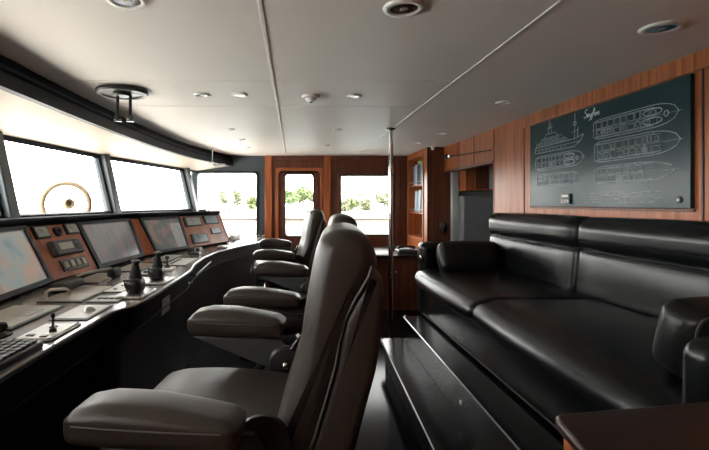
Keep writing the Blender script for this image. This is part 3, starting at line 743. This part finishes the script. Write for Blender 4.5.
pillow((1.415, 1.45, .965), (.42, .15, .235), (math.radians(14), 0, math.radians(3)), 'creased black leather pillow leaning on the near arm of the sofa')

# ------------------------------------------------------------------ ship drawings board
brd = thing('ship_plan_board', 'dark teal board with pale ship drawings on the mahogany wall above the sofa', 'board', (1.98, 3.0, EZ-.025))
YB0, YB1, ZB0, ZB1 = 3.77, 2.245, EZ-.028, EZ+.645
MB().box(WX-.022, WX-.001, YB1, YB0, ZB0, ZB1).build('board_panel', 'board', brd, bevel=.002)
XB = WX-.0235
def line(mb, pts, w=.0016): # u from the far end, v above the board's foot
    P = [(XB, YB0-u, ZB0+v) for u, v in pts]; mb.tube(P, w, 4, cap=False)
def circ(mb, u, v, r, w=.0014, n=14, sq=1): line(mb, [(u+r*math.cos(2*PI*k/n), v+r*sq*math.sin(2*PI*k/n)) for k in range(n+1)], w)
def rect(mb, u0, u1, v0, v1, w=.0014): line(mb, [(u0,v0),(u1,v0),(u1,v1),(u0,v1),(u0,v0)], w)
def plan(u0, u1, vc, h, dens=1, tender=False, bow=.28):
    mb = MB(); L = u1-u0; up = []; dn = []
    for k in range(25):
        t = k/24; w = 1.0
        if t > 1-bow: w = math.sqrt(max(0, 1-((t-(1-bow))/bow)**2.0))
        if t < .06: w = .75+.25*t/.06
        up.append((u0+L*t, vc+h/2*w)); dn.append((u0+L*t, vc-h/2*w))
    line(mb, up, .0022); line(mb, dn, .0022); line(mb, [up[0], dn[0]], .0022)
    line(mb, [(u0+.03*L+(L*.72)*k/12, vc+h*.40) for k in range(13)]); line(mb, [(u0+.03*L+(L*.72)*k/12, vc-h*.40) for k in range(13)])
    x = u0+.04*L
    while x < u1-L*bow*.8:
        wd = random.uniform(.025, .07)
        s = random.choice((0, 1, 2, 3))
        rect(mb, x, x+wd, vc-h*.36, vc-h*.02*random.randint(1, 6)); rect(mb, x, x+wd*.9, vc+h*.05, vc+h*.36)
        if s == 1: circ(mb, x+wd/2, vc+h*.18, h*.11)
        if s == 2: circ(mb, x+wd/2, vc-h*.16, h*.13)
        if s == 3:
            for k in range(4): line(mb, [(x+wd*k/4, vc-h*.3), (x+wd*k/4, vc+h*.02)])
        x += wd+.006
    if tender:
        for sgn in (1, -1):
            q = u0+L*.66
            line(mb, [(q+L*.16*math.cos(2*PI*k/16)*.62+L*.08, vc+sgn*h*.2+h*.15*math.sin(2*PI*k/16)) for k in range(17)], .003)
        circ(mb, u0+L*.88, vc, h*.12, .003)
    line(mb, [(u0-.02, vc), (u1+.02, vc)], .0008)
    return mb
plan(.80, 1.46, .505, .125, tender=True).build('deck_plan', 'chalk', brd, smooth=0)
plan(.81, 1.47, .357, .130, bow=.33).build('deck_plan', 'chalk', brd, smooth=0)
plan(.82, 1.44, .205, .110, bow=.45).build('deck_plan', 'chalk', brd, smooth=0)
plan(.09, .70, .345, .110, tender=True, bow=.25).build('deck_plan', 'chalk', brd, smooth=0)
plan(.11, .66, .205, .095, tender=False, bow=.20).build('deck_plan', 'chalk', brd, smooth=0)
pr = MB(); ZB0 += .028
line(pr, [(.08,.405),(.10,.40),(.60,.40),(.66,.43),(.70,.47),(.69,.475),(.62,.455),(.52,.452),(.09,.445),(.08,.405)], .0024)
line(pr, [(.09,.425),(.66,.43)])
line(pr, [(.10,.445),(.11,.475),(.50,.478),(.53,.455)], .002)
line(pr, [(.16,.478),(.18,.505),(.44,.508),(.47,.48)], .002)
line(pr, [(.22,.508),(.24,.535),(.37,.537),(.40,.51)], .002)
line(pr, [(.27,.537),(.285,.62),(.30,.62),(.315,.537)], .002)
line(pr, [(.26,.58),(.33,.58)], .002); line(pr, [(.285,.62),(.29,.64)])
line(pr, [(.60,.45),(.605,.63)], .0022); circ(pr, .603, .56, .016, .003); line(pr, [(.57,.50),(.64,.515)], .002); line(pr, [(.63,.46),(.64,.53)], .003)
for k in range(14):
    rect(pr, .13+.027*k, .145+.027*k, .456, .468)
for k in range(9): rect(pr, .19+.026*k, .205+.026*k, .487, .498)
for k in range(8): circ(pr, .14+.05*k, .413, .005, .0012, 8)
pr.build('side_elevation', 'chalk', brd, smooth=0); ZB0 -= .028
cp = MB()
for r_ in range(4):
    u = .69
    while u < 1.30:
        L = random.uniform(.02, .08); line(cp, [(u, .088-.018*r_), (u+L, .088-.018*r_)], .0016); u += L+.012
cp.build('caption_lines', 'chalk', brd, smooth=0)
# flowing white title, drawn stroke by stroke
tt = MB(); ux, vx, S = .70, .602, .042
def st(pts): line(tt, [(ux+(p[0]+.22*p[1])*S, vx+p[1]*S) for p in pts], .0028)
def arc(cx, cy, rx, ry, a0, a1, n=10): return [(cx+rx*math.cos(math.radians(a0+(a1-a0)*k/n)), cy+ry*math.sin(math.radians(a0+(a1-a0)*k/n))) for k in range(n+1)]
st(arc(.45,1.05,.32,.30,20,260)+arc(.36,.38,.34,.36,80,-170))                       # S
st([(.85,.30)]+arc(1.08,.30,.20,.26,0,310)+[(1.35,.1)])                             # e
st([(1.42,.55),(1.48,.1),(1.62,.02),(1.78,.15),(1.88,.55)]); st([(1.88,.55),(1.80,-.2),(1.62,-.5),(1.40,-.45)])  # y
st([(2.02,-.5),(2.12,.2),(2.22,1.0),(2.36,1.28),(2.44,1.1),(2.2,.3)]); st([(2.0,.5),(2.42,.55)])  # f
st([(2.55,.5),(2.55,.05),(2.66,0)]); st([(2.57,.78),(2.60,.82)])                    # i
st([(2.80,.5),(2.78,0)]); st([(2.79,.35),(2.95,.52),(3.08,.45),(3.06,.05),(3.16,0)])  # n
st([(3.25,.28)]+arc(3.45,.28,.19,.25,0,310)+[(3.75,.12)])                           # e
tt.build('title_lettering', 'chalk_bright', brd, smooth=0)
sp = MB().box(XB-.012, XB, YB0-.562, YB0-.452, ZB0+.018, ZB0+.095); sp = sp.build('switch_plate', 'plastic_black', brd, bevel=.003)
MB().box(XB-.015, XB-.011, YB0-.545, YB0-.470, ZB0+.072, ZB0+.088).build('label_strip', 'white', sp)
for k in range(3): MB().box(XB-.018, XB-.011, YB0-.552+.032*k, YB0-.534+.032*k, ZB0+.030, ZB0+.055).build('toggle', 'white', sp)
kn = MB().lathe([(0,.006),(.014,.006),(.018,.003),(.018,0)], (XB, YB0-1.462, ZB0+.045), (-1,0,0)).build('round_socket', 'plastic_black', brd)
MB().lathe([(0,.004),(.008,.003),(.009,0)], (XB-.006, YB0-1.462, ZB0+.045), (-1,0,0)).build('socket_pin', 'white', kn)

# ------------------------------------------------------------------ bookcase tower and contents
bc = thing('bookcase', 'built-in mahogany bookcase at the end of the side wall, open to the front', 'bookcase', (1.93, 6.5, 0))
X0b, X1b, Ya, Yb = 1.785, 2.085, 6.0, 7.10
oy0, oy1, oz0, oz1 = 6.22, 6.97, EZ-.49, EZ+.655
m_ = MB()
m_.box(X0b, X1b, Ya, oy0, 0, CH); m_.box(X0b, X1b, oy1, Yb, 0, CH); m_.box(X0b, X1b, oy0, oy1, 0, oz0); m_.box(X0b, X1b, oy0, oy1, oz1, CH)
m_.build('carcass', 'mahogany', bc, smooth=0)
MB().box(X1b-.03, X1b, oy0, oy1, oz0, oz1).build('back_panel', 'mahogany_dark', bc)
MB().box(X0b-.012, X1b, Ya-.008, Ya+.006, 0, CH).build('end_panel', 'mahogany_dark', bc)
for z in (EZ+.245, EZ-.155):
    MB().box(X0b+.01, X1b-.03, oy0, oy1, z, z+.018).build('shelf', 'mahogany', bc)
    MB().tube([(X0b+.006, oy0, z+.06), (X0b+.006, oy1, z+.06)], .009, 8).build('fiddle_rail', 'steel', bc)
fr = frame_plate(MB(), oy0-.03, oy1+.03, oz0-.04, oz1+.03, oy0, oy1, oz0, oz1, .01, 0, .012)
fr.v = [Vector((X0b-p.y, p.x, p.z)) for p in fr.v]; fr.build('face_frame', 'mahogany', bc)
def book(y, z, th, h, d, mat, lean, label, grp):
    o = thing('book', label, 'book', (X0b+.05, y, z), grp)
    MB().box(X0b+.05, X0b+.05+d, y, y+th, z, z+h).build('cover', mat, o, bevel=.003)
    MB().box(X0b+.055, X0b+.05+d+.002, y+.004, y+th-.004, z+h-.006, z+h+.0012).build('pages', 'paper', o)
    o.rotation_euler.x = math.radians(lean)
g1 = 'books on the upper shelf'; g2 = 'leaning folders on the lower shelf'
cy_ = 6.235
for th, h, mt, lb in ((.12,.31,'book_pale','pale thick folder at the right end of the upper shelf'), (.10,.32,'book_pale','second pale folder on the upper shelf'), (.09,.30,'book_blue','blue-grey book in the middle of the upper shelf'),
        (.15,.29,'book_dark','thick black book left of middle on the upper shelf'), (.11,.31,'book_pale','pale book left of the thick black one on the upper shelf'), (.10,.29,'book_blue','blue-grey book at the left end of the upper shelf')):
    book(cy_, EZ+.264, th, h, .19, mt, 0, lb, g1); cy_ += th+.004
cy_ = 6.295
for th, h, mt, lb in ((.10,.31,'book_pale','rightmost pale folder leaning on the lower shelf'), (.09,.32,'book_blue','second folder from the right leaning on the lower shelf'), (.06,.31,'book_dark','thin black folder leaning in the middle of the lower shelf'),
        (.10,.32,'book_pale','pale folder leaning left of the thin black one'), (.08,.30,'book_blue','blue-grey folder leaning near the left end of the lower shelf'), (.10,.31,'book_pale','leftmost pale folder leaning on the lower shelf')):
    book(cy_, EZ-.136, th, h, .19, mt, 8, lb, g2); cy_ += th*1.03+.004
o = MB().rbox((X0b+.14, 6.50, EZ+.263+.335), (.18, .34, .045), .008, 1, 1).build('folder', 'green'); tag(o, 'lime green folder lying on top of the books of the upper shelf', 'folder')
t = thing('binoculars', 'small black binoculars in the bottom compartment of the bookcase', 'binoculars', (X0b+.12, 6.55, oz0))
for q in (-1, 1): MB().lathe([(0,0),(.045,0),(.045,.05),(.03,.10),(.028,.14),(0,.14)], (X0b+.12, 6.55+q*.055, oz0+.002)).build('barrel', 'rubber', t)
MB().box(X0b+.10, X0b+.14, 6.51, 6.59, oz0+.06, oz0+.10).build('bridge', 'rubber', t)
# things on and near the tower
t = thing('wall_handset', 'black phone handset on the dark mahogany end of the bookcase', 'phone', (1.985, 5.98, 1.05))
MB().rbox((1.985, 5.975, 1.07), (.085, .03, .13), .01, 2, 2).build('cradle', 'plastic_black', t)
MB().rbox((1.985, 5.945, 1.075), (.045, .035, .15), .015, 3, 2).build('receiver', 'rubber', t)
o = MB().lathe([(0,-.045),(.016,-.043),(.022,-.03),(.024,-.012),(.03,-.006),(.03,0)], (1.83, 5.93, CH-.001)).build('ceiling_sensor', 'white'); tag(o, 'small white sensor on the ceiling at the corner of the bookcase', 'sensor')
t = thing('curtain_rail', 'thin dark curtain rail with a chrome knob over the passage opening', 'curtain rail', (1.94, 5.2, 1.95))
MB().tube([(1.95, 4.45, 1.925), (1.95, 5.72, 1.985)], .007, 8).build('rail', 'rubber', t)
MB().lathe([(0,-.03),(.02,-.028),(.03,-.01),(.03,.01),(.02,.028),(0,.03)], (1.95, 5.62, 1.985), (0,1,0)).build('chrome_knob', 'chrome', t)
MB().lathe([(0,-.03),(.022,-.028),(.032,-.01),(.032,.01),(.022,.028),(0,.03)], (1.95, 5.75, 1.988), (0,1,0)).build('black_knob', 'plastic_black', t)
for y in (4.6, 5.5): MB().tube([(1.95, y, 1.93+.05*(y-4.45)), (2.0, y, 1.93+.05*(y-4.45))], .007, 6).build('rail_bracket', 'chrome', t)
# passage cupboards
t = thing('grey_locker', 'tall grey locker standing in the passage beyond the sofa', 'locker', (2.4, 6.0, 0))
MB().box(2.175, 2.62, 5.80, 6.05, 0, 1.49).build('body', 'grey_panel', t, bevel=.006)
MB().box(2.185, 2.61, 5.785, 5.80, .03, 1.48).build('door', 'grey_panel', t, bevel=.004)
t = thing('wall_cabinet', 'mahogany wall cabinet hanging above the grey locker in the passage', 'cabinet', (2.4, 5.9, 1.6))
MB().box(2.18, 2.66, 5.70, 6.05, 1.56, 2.05).build('body', 'mahogany', t, bevel=.004)
MB().box(2.30, 2.45, 5.685, 5.70, 1.58, 2.03).build('door', 'mahogany_dark', t, bevel=.003)
MB().box(2.47, 2.62, 5.680, 5.70, 1.58, 2.03).build('pale_door', 'pale_panel', t, bevel=.003)

# desk in the far right corner
dsk = thing('corner_desk', 'dark mahogany desk under the window in the far right corner', 'desk', (1.35, 6.4, 0))
MB().box(.80, 1.775, 5.80, 7.05, .69, .72).build('desk_top', 'mahogany_top', dsk, bevel=.006)
MB().box(.82, 1.0, 5.84, 7.0, 0, .69).build('side_cabinet', 'mahogany', dsk, bevel=.004)
MB().box(1.0, 1.76, 5.90, 7.0, 0, .69).build('cabinet', 'mahogany_dark', dsk, bevel=.004)
for x0, x1 in ((1.02, 1.37), (1.39, 1.74)):
    dd = MB().box(x0, x1, 5.885, 5.90, .05, .66).build('door', 'mahogany_dark', dsk, bevel=.003)
    MB().lathe([(.008,0),(.006,.01),(.012,.016),(0,.022)], (x1-.04, 5.885, .5), (0,-1,0), 12).build('knob', 'steel', dd)
o = MB().hexa([(1.00,5.84,.722),(1.24,5.84,.722),(1.24,6.30,.722),(.98,6.30,.722),(1.00,5.84,.732),(1.24,5.84,.732),(1.24,6.30,.732),(.98,6.30,.732)]).build('paper_stack', 'paper'); tag(o, 'white sheets of paper on the desk left of the pole', 'papers')
t = thing('desk_telephone', 'dark desk telephone with a grey handset right of the pole', 'telephone', (1.52, 6.0, .72))
MB().rbox((1.50, 6.02, .75), (.26, .24, .06), .02, 2, 2).build('body', 'plastic_grey', t)
MB().tube([(1.38,6.0,.80), (1.41,6.0,.815), (1.50,6.0,.822), (1.58,6.0,.815), (1.61,6.0,.80)], [.022,.02,.013,.02,.022], 10).build('handset', 'plastic_black', t)
o = MB().rbox((1.62, 6.40, .735), (.22, .30, .03), .005, 1, 1).build('notebook', 'book_pale'); tag(o, 'pale notebook on the desk behind the telephone', 'notebook')
o = MB().rbox((1.40, 6.42, .755), (.10, .12, .07), .01, 1, 1).build('card_box', 'plastic_black'); tag(o, 'small black box on the desk behind the telephone, left of the notebook', 'box')

# chrome pole
t = thing('chrome_pole', 'upright chrome pole from floor to ceiling at the end of the black steps', 'pole', (.962, 4.47, 0))
MB().tube([(.962,4.47,.01), (.962,4.47,CH-.005)], .0225, 18).build('tube', 'chrome', t)
MB().lathe([(.05,0),(.05,.008),(.032,.02),(.024,.022)], (.962,4.47,0)).build('foot_flange', 'chrome', t)
MB().lathe([(.024,-.022),(.032,-.02),(.05,-.008),(.05,0)], (.962,4.47,CH-.001)).build('ceiling_flange', 'chrome', t)
MB().lathe([(.023,-.05),(.028,-.045),(.028,.045),(.023,.05)], (.962,4.47,1.72)).build('collar', 'chrome', t)

# side cabinet in the foreground right
t = thing('side_cabinet', 'low dark mahogany cabinet beside the near arm of the sofa', 'cabinet', (.8, .7, 0))
top = [(.57,.965), (.553,.955), (.545,.93), (.520,.78), (.46,.35), (1.03,.35), (1.03,1.04)]
MB().prism(top, .925, .95).build('cabinet_top', 'mahogany_top', t, bevel=.008)
MB().prism([(x+(.012 if x < .6 else 0), y-.01) for x, y in top], .86, .925).build('frieze', 'mahogany', t, bevel=.006)
MB().prism([(x+(.03 if x < .6 else 0), y-.02) for x, y in top], 0, .86).build('carcass', 'mahogany_dark', t, bevel=.004)

# ------------------------------------------------------------------ ceiling fittings
def downlight(x, y, r, label, mat='plate'):
    t = thing('recessed_downlight', label, 'ceiling light', (x, y, CH), 'ceiling downlights')
    MB().lathe([(r*.62,-.004),(r*.70,-.012),(r*.95,-.010),(r,-.002),(r,.0)], (x,y,CH), n=32).build('rim', 'white', t, smooth=60)
    MB().lathe([(r*.64,-.003),(r*.66,-.006),(r*.72,-.008)], (x,y,CH), n=32).build('inner_ring', 'chrome', t)
    MB().lathe([(0,-.003),(r*.45,-.003),(r*.63,-.006)], (x,y,CH), n=32).build('lamp_recess', 'plastic_black' if x < 1 and r > .07 else 'plate', t)
    MB().lathe([(0,-.009),(r*.2,-.008),(r*.32,-.004),(r*.34,-.002)], (x,y,CH), n=24).build('lamp', mat, t)
downlight(.418, 1.71, .078, 'largest round ceiling light, at the top edge of the view')
downlight(1.555, 1.905, .080, 'round ceiling light above the right end of the board')
downlight(1.545, 3.32, .056, 'round ceiling light above the left end of the board')
downlight(-.635, 3.09, .058, 'round ceiling light furthest left in the narrow cross strip')
downlight(-.375, 3.09, .058, 'round ceiling light second from left in the narrow cross strip')
downlight(.415, 3.12, .05, 'round ceiling light right of the smoke detector')
downlight(-.61, 1.64, .075, 'round ceiling light cut by the top edge of the view, near the black handwheel')
downlight(-.634, 4.53, .04, 'small ceiling light in the left row, just beyond the cross strip')
downlight(-.61, 5.27, .04, 'small ceiling light in the left row, one from the far wall')
downlight(-.62, 6.0, .04, 'small ceiling light in the left row, next to the far wall')
downlight(.436, 4.56, .045, 'small ceiling light in the middle row, left of the pole top')
downlight(.42, 5.78, .04, 'small ceiling light in the middle row, next to the far wall')
downlight(1.58, 4.79, .05, 'ceiling light before the passage opening')
downlight(1.54, 5.55, .04, 'ceiling light before the bookcase')
t = thing('smoke_detector', 'white domed smoke detector in the cross strip of the ceiling', 'smoke detector', (.117, 3.13, CH))
MB().lathe([(0,-.042),(.022,-.040),(.036,-.030),(.040,-.020),(.062,-.016),(.064,0)], (.117,3.13,CH)).build('dome', 'white', t)
MB().lathe([(0,-.05),(.010,-.048),(.012,-.04)], (.117,3.13,CH)).build('sensor_tip', 'plastic_grey', t)
# searchlight handwheel under the ceiling
hx, hy, hz = -1.13, 2.96, CH-.014
t = thing('searchlight_handwheel', 'black overhead searchlight handwheel with two grips by the curved rail', 'handwheel', (hx, hy, hz))
MB().lathe([(.135,-.008),(.14,-.016),(.155,-.018),(.165,-.008),(.165,.004),(.15,.008),(.135,.004),(.135,-.008)], (hx,hy,hz), n=40).build('rim', 'plastic_black', t)
sp = MB()
for k in range(3):
    a = 2*PI*k/3+.4; bar(sp, (hx, hy, hz-.004), (hx+.14*math.cos(a), hy+.14*math.sin(a), hz-.004), .035, w2=.012)
sp.lathe([(0,-.03),(.05,-.03),(.058,-.02),(.058,.006),(0,.006)], (hx,hy,hz)); sp.build('spokes', 'plastic_black', t)
for dx, dy_ in ((-.030, 0), (.050, .01)):
    g_ = MB().tube([(hx+dx, hy+dy_, hz-.02), (hx+dx, hy+dy_, hz-.16)], .010, 10)
    g_.lathe([(.010,0),(.018,-.01),(.018,-.03),(.010,-.04)], (hx+dx,hy+dy_,hz-.145)); g_ = g_.build('grip', 'plastic_black', t)
    MB().tube([(hx+dx-.022, hy+dy_-.01, hz-.185), (hx+dx+.022, hy+dy_+.01, hz-.185)], .010, 10).build('chrome_tip', 'chrome', g_)
t = thing('overhead_crank', 'white overhead crank hanging from the far end of the curved rail', 'crank', (-1.13, 6.1, CH))
MB().tube([(-1.11,6.1,CH), (-1.11,6.1,CH-.21)], .012, 10).build('stem', 'chrome', t)
MB().rbox((-1.11,6.1,CH-.225), (.07,.06,.06), .012, 2, 2).build('hub', 'white', t)
MB().tube([(-1.15,6.1,CH-.235), (-.93,6.08,CH-.225)], .012, 10).build('arm', 'steel', t)
# brass ring on its mount outside the first window
rx, ry, rz, RR = -2.53, 5.0, 1.385, .235
t = thing('brass_ring_wheel', 'brass ring with a central hub outside the front window', 'ring wheel', (rx, ry, .42))
ang = math.radians(25)
uax = Vector((math.cos(ang), math.sin(ang), 0)); nax = Vector((math.sin(ang), -math.cos(ang), 0))
ctr = Vector((rx, ry, rz))
MB().tube([ctr+uax*RR*math.cos(2*PI*k/48)+Vector((0,0,1))*RR*math.sin(2*PI*k/48) for k in range(48)], .027, 10, closed=True).build('rim', 'brass', t, smooth=180)
MB().lathe([(0,-.14),(.035,-.14),(.04,-.02),(.058,.0),(.062,.08),(.05,.10),(.03,.095),(.028,.06),(0,.06)], ctr, Vector((.75,-.66,.1))).build('hub', 'brass', t)
s_ = MB()
for k in range(3):
    a = PI/2+2*PI*k/3; s_.tube([ctr, ctr+uax*RR*math.cos(a)+Vector((0,0,1))*RR*math.sin(a)], .004, 6)
s_.build('spokes', 'white', t)
MB().tube([ctr-nax*.08, ctr-nax*.14+Vector((0,0,-.2)), (ctr.x, ctr.y+.15, .42)], .02, 8).build('mounting_post', 'white', t)
# wiper on the second window
t = thing('window_wiper', 'thin wiper arm outside the second front window', 'wiper', (-2.02, 5.0, 1.85))
MB().tube([(-2.04,5.35,1.86), (-2.08,5.0,1.64)], .006, 6).build('arm', 'plastic_grey', t)

# ------------------------------------------------------------------ light and camera
W = bpy.data.worlds.new('World'); bpy.context.scene.world = W; W.use_nodes = True
bg = W.node_tree.nodes['Background']; bg.inputs[0].default_value = (1.0, .985, .955, 1); bg.inputs[1].default_value = 13.0
sun = bpy.data.lights.new('sun', 'SUN'); sun.energy = 20; sun.angle = .02; sun.color = (1, .95, .87)
so = bpy.data.objects.new('sun', sun); C.objects.link(so)
so.rotation_euler = (math.radians(22), math.radians(-10), 0)
cam = bpy.data.cameras.new('camera'); co = bpy.data.objects.new('camera', cam); C.objects.link(co)
co.location = (0, 0, EZ); co.rotation_euler = (PI/2, 0, 0)
cam.sensor_width = 36; cam.lens = 450/709*36; cam.shift_x = (354.5-294)/709; cam.shift_y = (203-225)/709; cam.clip_end = 1000; cam.clip_start = .05
sc = bpy.context.scene; sc.camera = co
sc.view_settings.view_transform = 'Standard'; sc.view_settings.look = 'None'; sc.view_settings.gamma = 1
sc.view_settings.use_curve_mapping = False; sc.view_settings.exposure = 0.12
sc.cycles.max_bounces = 8; sc.cycles.diffuse_bounces = 5; sc.cycles.transparent_max_bounces = 16; sc.cycles.sample_clamp_indirect = 8
sc.cycles.use_denoising = True
